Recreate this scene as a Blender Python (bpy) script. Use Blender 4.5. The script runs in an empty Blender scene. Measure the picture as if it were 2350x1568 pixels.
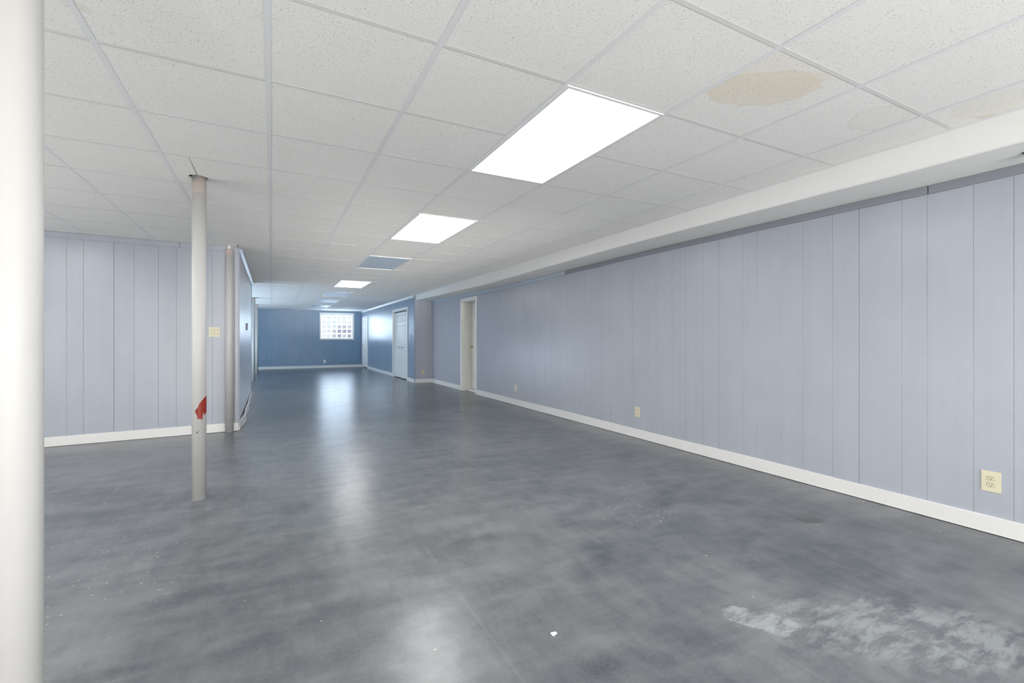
import bpy, bmesh, math, random
from mathutils import Vector
random.seed(7)
sc = bpy.context.scene
COL = sc.collection

# ---------------------------------------------------------------- camera
H = 1.165                     # lens height above the floor
CEIL = H + 1.174              # underside of the ceiling grid
YAW = 0.4795
cd = bpy.data.cameras.new('camera'); cam = bpy.data.objects.new('camera', cd); COL.objects.link(cam)
cam.location = (0, 0, H); cam.rotation_euler = (math.pi/2, 0, -YAW)
cd.sensor_width = 36; cd.lens = 1059/2350*36; cd.shift_y = -5/2350; cd.clip_start = 0.05; cd.clip_end = 100
sc.camera = cam
# ---------------------------------------------------------------- world, exposure
w = bpy.data.worlds.new('world'); sc.world = w; w.use_nodes = True
w.node_tree.nodes['Background'].inputs[0].default_value = (0.6, 0.75, 1, 1)
w.node_tree.nodes['Background'].inputs[1].default_value = 0.4
sc.view_settings.view_transform = 'Standard'; sc.view_settings.look = 'None'
sc.cycles.max_bounces = 5; sc.cycles.diffuse_bounces = 4; sc.cycles.glossy_bounces = 3
sc.cycles.use_adaptive_sampling = True; sc.cycles.adaptive_threshold = 0.06
sc.view_settings.exposure = 0.61; sc.view_settings.gamma = 1.0; sc.view_settings.use_curve_mapping = False
LAMP = 8.5                    # radiance of the lit ceiling panels
DAY = 1.0                     # scale of the daylight in the glass-block window
# area lamps added as fill, no such sources in the room
def area_light(name, loc, rot, size, size_y, power, color):
    l = bpy.data.lights.new(name, 'AREA'); l.shape = 'RECTANGLE'; l.size = size; l.size_y = size_y
    l.energy = power; l.color = color
    o = bpy.data.objects.new(name, l); COL.objects.link(o); o.location = loc; o.rotation_euler = rot
    return o
# added soft fill lamps outside the frame, aimed up and forward: one at the left side of the room, one behind the camera
area_light('fill_left', (-4.2, 2.6, 0.55), (0, math.radians(-(90+55)), 0), 1.0, 5.0, 70, (1, 0.985, 0.95))
area_light('fill_behind', (0.9, -3.2, 0.65), (math.radians(90+32), 0, 0), 5.4, 1.1, 190, (1, 0.98, 0.94))
# added bluish fill lamp in the unseen part of the far room, left of the far posts
area_light('fill_far_room', (-2.4, 14.9, 0.45), (0, math.radians(-(90+42)), 0), 0.9, 7.4, 130, (0.66, 0.83, 1.0))

o = area_light('fill_long_throw', (1.55, -3.1, 0.30), (math.radians(90+10), 0, 0), 2.8, 0.3, 15, (1, 0.98, 0.94))  # added narrow fill beam that brightens the mid-room ceiling
o.data.spread = math.radians(16)
# ---------------------------------------------------------------- helpers
def link(o, parent=None):
    COL.objects.link(o)
    if parent is not None: o.parent = parent
    return o
def obj(name, bm, mat, parent=None, smooth=False):
    me = bpy.data.meshes.new(name); bm.normal_update(); bm.to_mesh(me); bm.free()
    for m in (mat if isinstance(mat, (list, tuple)) else [mat]): me.materials.append(m)
    if smooth:
        for p in me.polygons: p.use_smooth = True
    return link(bpy.data.objects.new(name, me), parent)
def empty(name, loc=(0, 0, 0), rz=0.0, parent=None):
    o = bpy.data.objects.new(name, None); o.location = loc; o.rotation_euler = (0, 0, rz); o.empty_display_size = 0.1
    return link(o, parent)
def tag(o, label, cat, group=None):
    o['label'] = label; o['category'] = cat
    if group: o['group'] = group
    return o
def struct(o, label=None, cat=None):
    o['kind'] = 'structure'
    if label: o['label'] = label
    if cat: o['category'] = cat
    return o
def box(bm, x0, x1, y0, y1, z0, z1, mi=0):
    vs = [bm.verts.new((x, y, z)) for x in (x0, x1) for y in (y0, y1) for z in (z0, z1)]
    fs = [(0, 1, 3, 2), (4, 6, 7, 5), (0, 4, 5, 1), (2, 3, 7, 6), (0, 2, 6, 4), (1, 5, 7, 3)]
    out = []
    for f in fs:
        q = bm.faces.new([vs[i] for i in f]); q.material_index = mi; out.append(q)
    return vs
def bbox(x0, x1, y0, y1, z0, z1, bev=0.0, seg=1):
    bm = bmesh.new(); box(bm, x0, x1, y0, y1, z0, z1)
    if bev: bmesh.ops.bevel(bm, geom=list(bm.edges), offset=bev, segments=seg, profile=0.5, affect='EDGES')
    bmesh.ops.recalc_face_normals(bm, faces=bm.faces)
    return bm
def cyl(bm, cx, cy, z0, z1, r, n=32, r2=None, caps=True):
    r2 = r if r2 is None else r2
    a = [bm.verts.new((cx+r*math.cos(2*math.pi*i/n), cy+r*math.sin(2*math.pi*i/n), z0)) for i in range(n)]
    b = [bm.verts.new((cx+r2*math.cos(2*math.pi*i/n), cy+r2*math.sin(2*math.pi*i/n), z1)) for i in range(n)]
    for i in range(n): bm.faces.new((a[i], a[(i+1) % n], b[(i+1) % n], b[i]))
    if caps: bm.faces.new(a[::-1]); bm.faces.new(b)
def tube_x(bm, x0, x1, cy, cz, prof, n=20):
    """surface of revolution about an axis parallel to X; prof = [(t, r)]"""
    rings = []
    for t, r in prof:
        x = x0+(x1-x0)*t
        rings.append([bm.verts.new((x, cy+r*math.cos(2*math.pi*i/n), cz+r*math.sin(2*math.pi*i/n))) for i in range(n)])
    for a, b in zip(rings, rings[1:]):
        for i in range(n): bm.faces.new((a[i], a[(i+1) % n], b[(i+1) % n], b[i]))
    bm.faces.new(rings[0][::-1]); bm.faces.new(rings[-1])
    bmesh.ops.recalc_face_normals(bm, faces=bm.faces)
SN, CN = math.sin(YAW), math.cos(YAW)
def pixel(X, Y, Z):
    d = X*SN+Y*CN; a = X*CN-Y*SN
    if d < 0.05: return None
    return 1175+1059*a/d, 779-1059*(Z-H)/d, d

# ---------------------------------------------------------------- materials
class NT:
    def __init__(s, name):
        s.m = bpy.data.materials.new(name); s.m.use_nodes = True; s.t = s.m.node_tree
        s.b = s.t.nodes['Principled BSDF']
    def n(s, typ, **kw):
        nd = s.t.nodes.new(typ)
        for k, v in kw.items(): setattr(nd, k, v)
        return nd
    def l(s, a, b): s.t.links.new(a, b)
    def val(s, sock, v):
        if hasattr(v, 'default_value') or isinstance(v, bpy.types.NodeSocket): s.l(v, sock)
        else: sock.default_value = v
    def math(s, op, a, b=0.0, c=None, clamp=False):
        nd = s.n('ShaderNodeMath', operation=op, use_clamp=clamp); s.val(nd.inputs[0], a); s.val(nd.inputs[1], b)
        if c is not None: s.val(nd.inputs[2], c)
        return nd.outputs[0]
    def pos(s): return s.n('ShaderNodeNewGeometry').outputs['Position']
    def objc(s): return s.n('ShaderNodeTexCoord').outputs['Object']
    def map(s, vec, scale=(1, 1, 1), loc=(0, 0, 0), rot=(0, 0, 0)):
        nd = s.n('ShaderNodeMapping'); s.l(vec, nd.inputs[0]); nd.inputs['Scale'].default_value = scale
        nd.inputs['Location'].default_value = loc; nd.inputs['Rotation'].default_value = rot
        return nd.outputs[0]
    def noise(s, vec, scale, detail=4, rough=0.55, dist=0.0):
        nd = s.n('ShaderNodeTexNoise'); s.l(vec, nd.inputs['Vector']); nd.inputs['Scale'].default_value = scale
        nd.inputs['Detail'].default_value = detail; nd.inputs['Roughness'].default_value = rough
        nd.inputs['Distortion'].default_value = dist
        return nd.outputs['Fac']
    def voro(s, vec, scale, rnd=1.0):
        nd = s.n('ShaderNodeTexVoronoi'); s.l(vec, nd.inputs['Vector']); nd.inputs['Scale'].default_value = scale
        nd.inputs['Randomness'].default_value = rnd
        return nd
    def ramp(s, f, a, b, va=0.0, vb=1.0, smooth=True):
        nd = s.n('ShaderNodeMapRange'); nd.interpolation_type = 'SMOOTHSTEP' if smooth else 'LINEAR'
        s.val(nd.inputs['Value'], f); nd.inputs['From Min'].default_value = a; nd.inputs['From Max'].default_value = b
        nd.inputs['To Min'].default_value = va; nd.inputs['To Max'].default_value = vb
        return nd.outputs[0]
    def mix(s, f, a, b):
        nd = s.n('ShaderNodeMix', data_type='RGBA'); s.val(nd.inputs[0], f)
        for i, v in ((6, a), (7, b)):
            if isinstance(v, tuple): nd.inputs[i].default_value = (*v[:3], 1)
            else: s.l(v, nd.inputs[i])
        return nd.outputs[2]
    def sep(s, v):
        nd = s.n('ShaderNodeSeparateXYZ'); s.l(v, nd.inputs[0]); return nd.outputs
    def spot(s, vec, c, rx, ry, ang=0.0, wob=0.0, wscale=8.0, lo=0.85, hi=1.0):
        """soft-edged blob of a mark lying at c in the XY plane: 1 inside, 0 outside"""
        x, y, _ = s.sep(vec); dx = s.math('SUBTRACT', x, c[0]); dy = s.math('SUBTRACT', y, c[1])
        ca, sa = math.cos(ang), math.sin(ang)
        u = s.math('ADD', s.math('MULTIPLY', dx, ca), s.math('MULTIPLY', dy, sa))
        v = s.math('SUBTRACT', s.math('MULTIPLY', dy, ca), s.math('MULTIPLY', dx, sa))
        u = s.math('DIVIDE', u, rx); v = s.math('DIVIDE', v, ry)
        r = s.math('SQRT', s.math('ADD', s.math('MULTIPLY', u, u), s.math('MULTIPLY', v, v)))
        if wob:
            key = 'tile' if wscale == 9.0 else 'floor' if wscale < 8 else 'fine'
            if not hasattr(s, 'wn'): s.wn = {}
            if key not in s.wn: s.wn[key] = s.noise(vec, {'tile': 9.0, 'floor': 5.0, 'fine': 13.0}[key], 5, 0.62)
            r = s.math('ADD', r, s.math('MULTIPLY', s.math('SUBTRACT', s.wn[key], 0.5), wob))
        return s.ramp(r, lo, hi, 1.0, 0.0), r
    def set(s, color=None, rough=None, spec=None, bump=None, bd=0.001, bs=1.0, metal=None):
        if color is not None:
            if isinstance(color, tuple): s.b.inputs['Base Color'].default_value = (*color[:3], 1)
            else: s.l(color, s.b.inputs['Base Color'])
        if rough is not None: s.val(s.b.inputs['Roughness'], rough)
        if spec is not None: s.b.inputs['Specular IOR Level'].default_value = spec
        if metal is not None: s.b.inputs['Metallic'].default_value = metal
        if bump is not None:
            nd = s.n('ShaderNodeBump'); nd.inputs['Distance'].default_value = bd; nd.inputs['Strength'].default_value = bs
            s.l(bump, nd.inputs['Height']); s.l(nd.outputs[0], s.b.inputs['Normal'])
        return s.m

def plain(name, col, rough=0.5, spec=0.5, metal=0.0, var=0.04, vs=6.0, bd=0.0):
    t = NT(name); p = t.objc(); f = t.noise(p, vs, 4)
    c = t.mix(f, tuple(min(1, x*(1-var)) for x in col), tuple(min(1, x*(1+var)) for x in col))
    return t.set(c, rough, spec, t.noise(p, 60, 3) if bd else None, bd or 0.001, metal=metal)

# ceiling tile: warm white mineral fibre, pitted, a few brown water stains
def mat_tile():
    t = NT('mineral_fibre_tile'); p = t.pos()
    wob = t.noise(p, 3.0, 3)
    base = t.mix(wob, (0.86, 0.855, 0.83), (0.90, 0.895, 0.875))
    pits = None
    dist = t.n('ShaderNodeTexNoise'); t.l(p, dist.inputs['Vector']); dist.inputs['Scale'].default_value = 60
    add = t.n('ShaderNodeVectorMath', operation='MULTIPLY_ADD'); t.l(dist.outputs['Color'], add.inputs[0])
    add.inputs[1].default_value = (0.014, 0.014, 0.0); t.l(p, add.inputs[2])
    for sc_, sxy, th in ((76, (1, 2.0, 0.001), 0.20), (112, (1.9, 1, 0.001), 0.18)):
        v = t.voro(t.map(add.outputs[0], sxy), sc_)
        sel = t.ramp(t.sep(v.outputs['Color'])[0], 0.45, 0.62)
        d = t.math('MULTIPLY', t.ramp(v.outputs['Distance'], th*0.6, th*1.25, 1.0, 0.0), sel)
        pits = d if pits is None else t.math('MAXIMUM', pits, d)
    fine = t.noise(p, 260, 2, 0.7)
    base = t.mix(t.ramp(fine, 0.32, 0.50, 0.30, 0.0), base, (0.50, 0.49, 0.46))
    # broad yellowing
    yel = t.ramp(t.noise(t.map(p, (1, 1, 0.01), (3.1, 1.7, 0)), 2.2, 5, 0.6), 0.58, 0.75, 0.0, 0.25)
    base = t.mix(yel, base, (0.80, 0.75, 0.66))
    # water stains
    X, Y, _ = t.sep(p)
    own = t.math('MULTIPLY', t.ramp(X, 1.812, 1.816), t.ramp(Y, 1.152, 1.156))      # soaked tile only
    beyond = t.ramp(Y, 1.142, 1.148, 1.0, 0.0)
    for c, rx, ry, ang, amt, ring, col in (((2.05, 1.38), 0.27, 0.165, -0.45, 0.36, 0.45, (0.76, 0.65, 0.48)),
                                 ((1.93, 1.30), 0.36, 0.20, -0.6, 0.20, 0.06, (0.80, 0.71, 0.52)),
                                 ((2.11, 1.33), 0.15, 0.10, -0.3, 0.10, 0.0, (0.70, 0.60, 0.42)),
                                 ((2.87, 1.285), 0.17, 0.135, 0.1, 0.07, 0.55, (0.66, 0.58, 0.46)),
                                 ((3.22, 0.93), 0.20, 0.16, -0.5, 0.16, 0.25, (0.74, 0.66, 0.46)),
                                 ((3.34, 1.01), 0.05, 0.03, -0.5, 0.30, 0.1, (0.60, 0.50, 0.34)),
                                 ((1.98, 1.085), 0.15, 0.055, -0.25, 0.06, 0.25, (0.70, 0.63, 0.52)),
                                 ((-0.95, 2.35), 0.06, 0.03, 0.4, 0.22, 0.2, (0.72, 0.58, 0.42)),
                                 ((-0.62, 2.15), 0.05, 0.03, 0.4, 0.20, 0.2, (0.72, 0.58, 0.42))):
        m, r = t.spot(p, c, rx, ry, ang, 0.55, 9.0, 0.88, 1.0)
        if c in ((2.05, 1.38), (1.93, 1.30), (2.11, 1.33)): m = t.math('MULTIPLY', m, own)
        if c == (1.98, 1.085): m = t.math('MULTIPLY', m, beyond)
        edge = t.math('MULTIPLY', m, t.ramp(r, 0.80, 0.96))
        a = t.math('ADD', t.math('MULTIPLY', m, amt), t.math('MULTIPLY', edge, ring*0.6), clamp=True)
        base = t.mix(a, base, col)
    base = t.mix(t.math('MULTIPLY', pits, 0.8), base, (0.28, 0.25, 0.22))
    return t.set(base, 0.92, 0.15)
M_TILE = mat_tile()
M_EDGE = plain('unpainted_tile_edge', (0.26, 0.22, 0.18), 0.95, 0.1, var=0.15)
M_XTEE = plain('white_cross_tee_metal', (0.73, 0.725, 0.71), 0.6, 0.4, var=0.02)
M_TEE = plain('white_grid_metal', (0.79, 0.797, 0.815), 0.50, 0.5, var=0.02)

# panelling: painted wood-grain hardboard; vertical streaks in gloss and relief
def mat_panel(name, c0, c1, spots=True, extra=0.0):
    t = NT(name); p = t.pos()
    gr = t.noise(t.map(p, (1, 1, 0.035)), 140, 4, 0.7)
    wide = t.noise(t.map(p, (1, 1, 0.05)), 9, 4, 0.6)
    dirt = t.noise(p, 1.7, 5, 0.6)
    f = t.math('ADD', t.math('MULTIPLY', dirt, 0.6), t.math('MULTIPLY', wide, 0.4))
    c = t.mix(t.ramp(f, 0.35, 0.65), c0, c1)
    c = t.mix(t.ramp(gr, 0.28, 0.42, 0.05, 0.0), c, tuple(x*0.6 for x in c0))
    if spots:
        v = t.voro(t.map(p, (1, 1, 0.45), (0.37, 0.11, 0.21)), 5.2)
        sel = t.ramp(t.sep(v.outputs['Color'])[1], 0.93, 0.95)
        d = t.math('MULTIPLY', t.ramp(v.outputs['Distance'], 0.02, 0.05, 0.75, 0.0), sel)
        c = t.mix(d, c, (0.60, 0.43, 0.30))
    ro = t.ramp(wide, 0.2, 0.8, 0.28, 0.34, False)
    h = t.math('ADD', t.math('MULTIPLY', gr, 0.12), t.math('MULTIPLY', wide, 0.7))
    return t.set(c, t.math('ADD', ro, extra), 0.5, h, 0.0008)
M_PANEL = mat_panel('grey_painted_panelling', (0.385, 0.41, 0.465), (0.42, 0.445, 0.50))
M_PANEL_BLUE = mat_panel('daylight_tinted_panelling_far', (0.135, 0.235, 0.35), (0.16, 0.265, 0.38), False)  # grey panelling with the far room's blue daylight put into its colour
M_PANEL_PALE = mat_panel('window_sheen_tinted_panelling', (0.66, 0.70, 0.78), (0.70, 0.74, 0.82), False, 0.02)  # paler than the other panelling: reflected window light put into the colour
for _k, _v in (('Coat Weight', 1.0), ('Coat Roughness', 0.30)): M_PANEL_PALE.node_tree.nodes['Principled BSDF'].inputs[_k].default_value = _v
M_PANEL_MID = mat_panel('daylight_tinted_panelling_closet', (0.24, 0.31, 0.40), (0.27, 0.345, 0.44), False)  # bluish daylight on the closet wall is mixed into this base colour
M_GROOVE = plain('painted_joint', (0.24, 0.25, 0.28), 0.8, 0.1)
M_STRIP = plain('grey_painted_trim', (0.25, 0.265, 0.295), 0.45, 0.5, var=0.06)
M_STRIP_L = plain('pale_blue_painted_trim', (0.45, 0.53, 0.62), 0.28, 0.5, var=0.06)
M_WHITE = plain('white_painted_wood', (0.78, 0.775, 0.76), 0.40, 0.5, var=0.025)
M_BASE = plain('white_vinyl_base', (0.74, 0.735, 0.72), 0.38, 0.5, var=0.03)
M_SOFF = plain('painted_soffit_board', (0.80, 0.80, 0.785), 0.7, 0.3, var=0.02, bd=0.0006)
M_CREAM = plain('cream_painted_jamb', (0.74, 0.73, 0.67), 0.5, 0.4, var=0.03)
M_IVORY = plain('ivory_plastic', (0.69, 0.645, 0.475), 0.32, 0.5, var=0.02)
M_BEIGE = plain('beige_plastic', (0.72, 0.60, 0.42), 0.35, 0.5, var=0.02)
M_LTPLAS = plain('white_plastic', (0.72, 0.74, 0.74), 0.32, 0.5, var=0.02)
M_GREYP = plain('grey_plastic', (0.24, 0.27, 0.31), 0.4, 0.5)
M_SLOT = plain('dark_slot', (0.03, 0.025, 0.02), 0.7, 0.2)
M_BRASS = plain('brass', (0.75, 0.56, 0.27), 0.25, 0.5, metal=1.0)
M_STEEL = plain('dull_steel', (0.45, 0.46, 0.48), 0.35, 0.5, metal=1.0)
M_BLACK = plain('black_metal', (0.015, 0.015, 0.017), 0.5, 0.4)
M_DARK = plain('dark_void', (0.02, 0.018, 0.016), 0.9, 0.1)
M_RED = plain('red_primer', (0.24, 0.022, 0.010), 0.45, 0.4, var=0.18, vs=40)
M_CRUMB = plain('white_plaster', (0.86, 0.85, 0.80), 0.8, 0.2)
M_RUSTY = plain('rusty_steel', (0.16, 0.08, 0.05), 0.8, 0.2, var=0.3, vs=30)
M_CONC = plain('rough_concrete', (0.30, 0.30, 0.29), 0.9, 0.2, var=0.2, vs=5)

def mat_post():
    t = NT('white_enamel_post'); p = t.objc()
    c = t.mix(t.noise(p, 5, 3), (0.49, 0.485, 0.475), (0.53, 0.525, 0.515))
    z = t.sep(p)[2]
    rim = t.math('MULTIPLY', t.ramp(z, 2.19, 2.25), t.ramp(t.noise(p, 14, 3), 0.30, 0.45))
    c = t.mix(t.math('MULTIPLY', rim, 0.55), c, (0.76, 0.60, 0.54))
    v = t.voro(p, 13); sel = t.ramp(t.sep(v.outputs['Color'])[0], 0.93, 0.95)
    c = t.mix(t.math('MULTIPLY', t.ramp(v.outputs['Distance'], 0.03, 0.06, 0.7, 0.0), sel), c, (0.45, 0.40, 0.38))
    return t.set(c, 0.50, 0.5, t.noise(p, 22, 4), 0.0008)
M_POST = mat_post()

def mat_floor():
    t = NT('grey_painted_concrete'); p0 = t.pos(); p = t.map(p0, (1, 1, 0), (0, 0, 0.37))
    big = t.noise(p, 1.1, 5, 0.6, 0.4)
    brush = t.noise(t.map(p, (1.0, 2.6, 1), rot=(0, 0, 0.35)), 2.6, 7, 0.60, 0.3)
    brush2 = t.noise(t.map(p, (2.6, 1.0, 1), (2.3, 5.1, 0), rot=(0, 0, 0.5)), 5.0, 6, 0.6, 0.2)
    f = t.math('ADD', t.math('MULTIPLY', big, 0.35), t.math('ADD', t.math('MULTIPLY', brush, 0.4), t.math('MULTIPLY', brush2, 0.25)))
    c = t.mix(t.ramp(f, 0.30, 0.70), (0.050, 0.060, 0.073), (0.200, 0.208, 0.218))
    fine = t.noise(p, 70, 4, 0.7)
    c = t.mix(t.ramp(fine, 0.3, 0.7, 0.0, 0.20), c, (0.24, 0.245, 0.245))
    # pale worn brushed patch in the near right corner
    m1, _ = t.spot(p, (2.25, 0.90), 0.66, 0.30, -0.62, 1.3, 5.0, 0.45, 1.0)
    stro = t.ramp(t.noise(t.map(p, (1, 3, 1), rot=(0, 0, 0.75)), 6.0, 8, 0.7, 0.3), 0.40, 0.58)
    pale = t.math('MULTIPLY', m1, stro)
    c = t.mix(t.math('MULTIPLY', pale, 0.62), c, (0.34, 0.36, 0.37))
    m1b, _ = t.spot(p, (1.80, 1.22), 0.17, 0.09, -0.95, 0.9, 14.0, 0.8, 0.92)
    c = t.mix(t.math('MULTIPLY', t.math('MULTIPLY', m1b, stro), 0.7), c, (0.36, 0.38, 0.39))
    # dull brown-grey patch where the paint is gone
    m2, r2 = t.spot(p, (3.07, 1.75), 0.10, 0.055, -0.5, 1.1, 12.0, 0.85, 1.0)
    c = t.mix(t.math('MULTIPLY', m2, 0.8), c, (0.075, 0.077, 0.07))
    m3, _ = t.spot(p, (0.95, 15.6), 0.42, 0.30, 0.2, 1.4, 4.0, 0.6, 0.9)
    scab = t.math('MULTIPLY', m3, t.ramp(t.noise(p, 6, 4, 0.6), 0.50, 0.58))
    c = t.mix(t.math('MULTIPLY', scab, 0.7), c, (0.07, 0.07, 0.07))
    # old tile joints ghosting through the paint
    X, Y, _ = t.sep(p)
    for axis, off, pitch in ((X, 0.155, 0.9144), (Y, 0.72, 0.9144)):
        q = t.math('PINGPONG', t.math('ADD', axis, off), pitch/2)
        ln = t.ramp(q, 0.0, 0.012, 0.16, 0.0)
        ln = t.math('MULTIPLY', ln, t.ramp(t.noise(p, 1.3, 3), 0.45, 0.6))
        c = t.mix(ln, c, (0.30, 0.31, 0.32))
    # paint flecks and chips
    for sc_, off, thr, col, cen, ext, dens in ((26, (0, 0, 0), 0.10, (0.66, 0.60, 0.47), (-0.95, 3.3), (0.9, 1.5), 0.70),
                                     (20, (4.2, 1.3, 0), 0.09, (0.68, 0.67, 0.62), (2.2, 2.35), (0.5, 0.6), 0.62),
                                     (9, (1.7, 3.9, 0), 0.045, (0.70, 0.69, 0.66), None, None, 0.80)):
        v = t.voro(t.map(p, (1, 1.7, 1), off, (0, 0, 0.6)), sc_)
        sel = t.ramp(t.sep(v.outputs['Color'])[0], dens, dens+0.02)
        d = t.math('MULTIPLY', t.ramp(v.outputs['Distance'], thr, thr*1.5, 0.85, 0.0), sel)
        if cen is not None:
            mm, _ = t.spot(p, cen, ext[0], ext[1], 0, 0.8, 3.0, 0.5, 1.0)
            d = t.math('MULTIPLY', d, mm)
        c = t.mix(d, c, col)
    # long pale scratches
    sc1 = t.noise(t.map(p, (9, 0.55, 1), rot=(0, 0, 0.5)), 5, 2, 0.5)
    c = t.mix(t.math('MULTIPLY', t.ramp(t.math('ABSOLUTE', t.math('SUBTRACT', sc1, 0.5)), 0.0, 0.0035, 0.20, 0.0), t.ramp(big, 0.5, 0.6)), c, (0.42, 0.43, 0.43))
    h = t.math('ADD', t.noise(t.map(p, (1, 2.2, 1), rot=(0, 0, 0.35)), 3.0, 3, 0.5), t.math('MULTIPLY', t.noise(p, 22, 2, 0.5), 0.03))
    return t.set(c, 0.275, 0.5, h, 0.002)
M_FLOOR = mat_floor()

def mat_emit(name, col, strength):
    t = NT(name); t.set(tuple(col), 0.3, 0.4)
    t.b.inputs['Emission Color'].default_value = (*col, 1); t.b.inputs['Emission Strength'].default_value = strength
    return t.m
M_LENS_ON = mat_emit('lit_lens', (1.0, 1.0, 0.99), LAMP)
M_LENS_OFF = plain('unlit_acrylic_lens', (0.55, 0.65, 0.76), 0.45, 0.5, var=0.03)

def mat_glass_cell(name, a, b, s):
    t = NT(name); p = t.objc()
    n = t.noise(p, 34, 4, 0.75, 1.5)
    c = t.mix(t.ramp(n, 0.38, 0.62), a, b)
    t.set((0.35, 0.38, 0.40), 0.08, 0.6)
    t.l(c, t.b.inputs['Emission Color']); t.b.inputs['Emission Strength'].default_value = s
    return t.m
M_CELL = mat_glass_cell('rippled_glass_daylit', (0.26, 0.29, 0.31), (0.74, 0.80, 0.84), 0.70*DAY)
M_CELL_MID = mat_glass_cell('rippled_glass_mixed', (0.13, 0.12, 0.17), (0.62, 0.66, 0.74), 0.62*DAY)
M_CELL_DARK = mat_glass_cell('rippled_glass_shaded', (0.11, 0.10, 0.17), (0.25, 0.24, 0.34), 0.62*DAY)
for _m in (M_CELL, M_CELL_MID, M_CELL_DARK): _m.cycles.emission_sampling = 'NONE'
M_RIM = mat_emit('daylit_block_edge', (0.68, 0.83, 1.0), 22.0*DAY)

# ---------------------------------------------------------------- structure
XR, XC, XS, XL = 3.83, 3.36, -0.38, -4.5      # right wall, closet wall, passage wall, unseen left wall
YF, YB, YN, YP, YE = 20.2, -3.5, 12.05, 6.845, 11.0  # far wall, back wall, niche, partition corner, end of passage wall
SOF = H+1.015

bm = bmesh.new(); box(bm, XL-0.2, 4.4, YB-0.2, YF+0.2, -0.12, 0.0)
struct(obj('floor', bm, M_FLOOR))

PAT = [0.0, 0.26, 0.398, 0.624, 0.798, 1.023]
def wall(name, a, b, z0, z1, mat, seam, sign=1, gaps=(), thick=0.10, panels=True, back_mat=None):
    """wall from point a to b (room on the left of a->b); panel boards proud of a backing slab.
    seam: distance of one sheet joint from a; gaps: (s0, s1, ztop) openings"""
    ax, ay = a; bx, by = b; L = math.hypot(bx-ax, by-ay); ang = math.atan2(by-ay, bx-ax)
    root = empty(name, (ax, ay, 0), ang); struct(root)
    # local x along the wall, +y into the room
    bmk = bmesh.new(); cuts = sorted(gaps); s = 0.0
    T = 0.006
    for g0, g1, gt in cuts:
        if g0 > s: box(bmk, s, g0, -thick, -T, z0, z1)
        box(bmk, g0, g1, -thick, -T, gt, z1); s = g1
    if s < L: box(bmk, s, L, -thick, -T, z0, z1)
    obj('backing_board', bmk, back_mat or M_GROOVE, root)
    if not panels: return root
    js = set([0.0, L])
    k = -60
    while k < 60:
        for q in PAT:
            s = seam+k*1.204+q*sign
            if 0.01 < s < L-0.01: js.add(round(s, 4))
        k += 1
    js = sorted(js)
    for s0, s1 in zip(js, js[1:]):
        pieces = [(s0, s1, z0)]
        for g0, g1, gt in cuts:
            new = []
            for p0, p1, pz in pieces:
                if p1 <= g0 or p0 >= g1 or pz > z0: new.append((p0, p1, pz)); continue
                if p0 < g0: new.append((p0, g0, pz))
                new.append((max(p0, g0), min(p1, g1), gt))
                if p1 > g1: new.append((g1, p1, pz))
            pieces = new
        for p0, p1, pz in pieces:
            if p1-p0 < 0.012: continue
            g = 0.0006
            j = any(abs((p1-seam)/1.204-round((p1-seam)/1.204)) < 0.002 for _ in (0,))
            e0 = 0.0005 if p0 in [c for gg in cuts for c in gg[:2]] else g
            bw = bmesh.new(); x0, x1 = p0+e0, p1-(0.0018 if j else g); b_ = 0.0009
            vs = [bw.verts.new(q) for q in ((x0, -T, pz), (x1, -T, pz), (x1, -b_, pz), (x1-b_, 0, pz), (x0+b_, 0, pz), (x0, -b_, pz),
                                            (x0, -T, z1), (x1, -T, z1), (x1, -b_, z1), (x1-b_, 0, z1), (x0+b_, 0, z1), (x0, -b_, z1))]
            for i in range(6):
                n = (i+1) % 6; bw.faces.new((vs[i], vs[n], vs[6+n], vs[6+i]))
            bw.faces.new(vs[5::-1]); bw.faces.new(vs[6:])
            bmesh.ops.recalc_face_normals(bw, faces=bw.faces)
            o = obj('panel', bw, mat, root)
            # boards are never quite in plane
            o.rotation_euler = (0, 0, random.uniform(-0.0012, 0.0012)); 
            c = Vector(((x0+x1)/2, 0, 0)); o.location = c - Vector((c.x*math.cos(o.rotation_euler.z), c.x*math.sin(o.rotation_euler.z), 0))
    return root

# right wall runs towards the far end: a=(XR, YN) -> b=(XR, YB) keeps the room on its left?  (direction -Y, left is +X) -> go +Y (left is -X)
D0, D1, DT = 9.03, 9.84, H+0.855                # right doorway
LW = YN-YB
wall('wall_right', (XR, YB), (XR, YN+0.02), 0, CEIL+0.02, M_PANEL, 4.242-YB, -1, [(D0-YB, D1-YB, DT)])
# niche wall faces the camera: direction -X  (left of -X is -Y)
wall('wall_right_niche', (XR, YN), (XC, YN), 0, CEIL+0.02, M_PANEL, 0.1, 1)
C0, C1, CT = 12.83, 14.50, H+0.855               # closet opening
E0, E1, ET = 18.86, 20.02, H+0.875              # far side door
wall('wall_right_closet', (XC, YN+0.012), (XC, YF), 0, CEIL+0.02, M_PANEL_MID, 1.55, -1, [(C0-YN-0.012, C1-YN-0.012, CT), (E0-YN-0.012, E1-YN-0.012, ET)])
W0, W1, WZ0, WZ1 = 1.768, 2.968, H+0.048, H+0.990   # glass block window
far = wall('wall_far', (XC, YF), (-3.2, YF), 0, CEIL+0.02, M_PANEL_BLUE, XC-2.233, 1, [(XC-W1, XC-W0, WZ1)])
# the wall below the window
bmw = bmesh.new(); box(bmw, XC-W1, XC-W0, -0.1, -0.006, 0, WZ0); obj('backing_board', bmw, M_GROOVE, far)
for s0, s1 in ((XC-W1, XC-2.233), (XC-2.233, XC-W0)):
    obj('panel', bbox(s0+0.001, s1-0.001, -0.006, 0, 0, WZ0, 0.0012), M_PANEL_BLUE, far)
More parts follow.
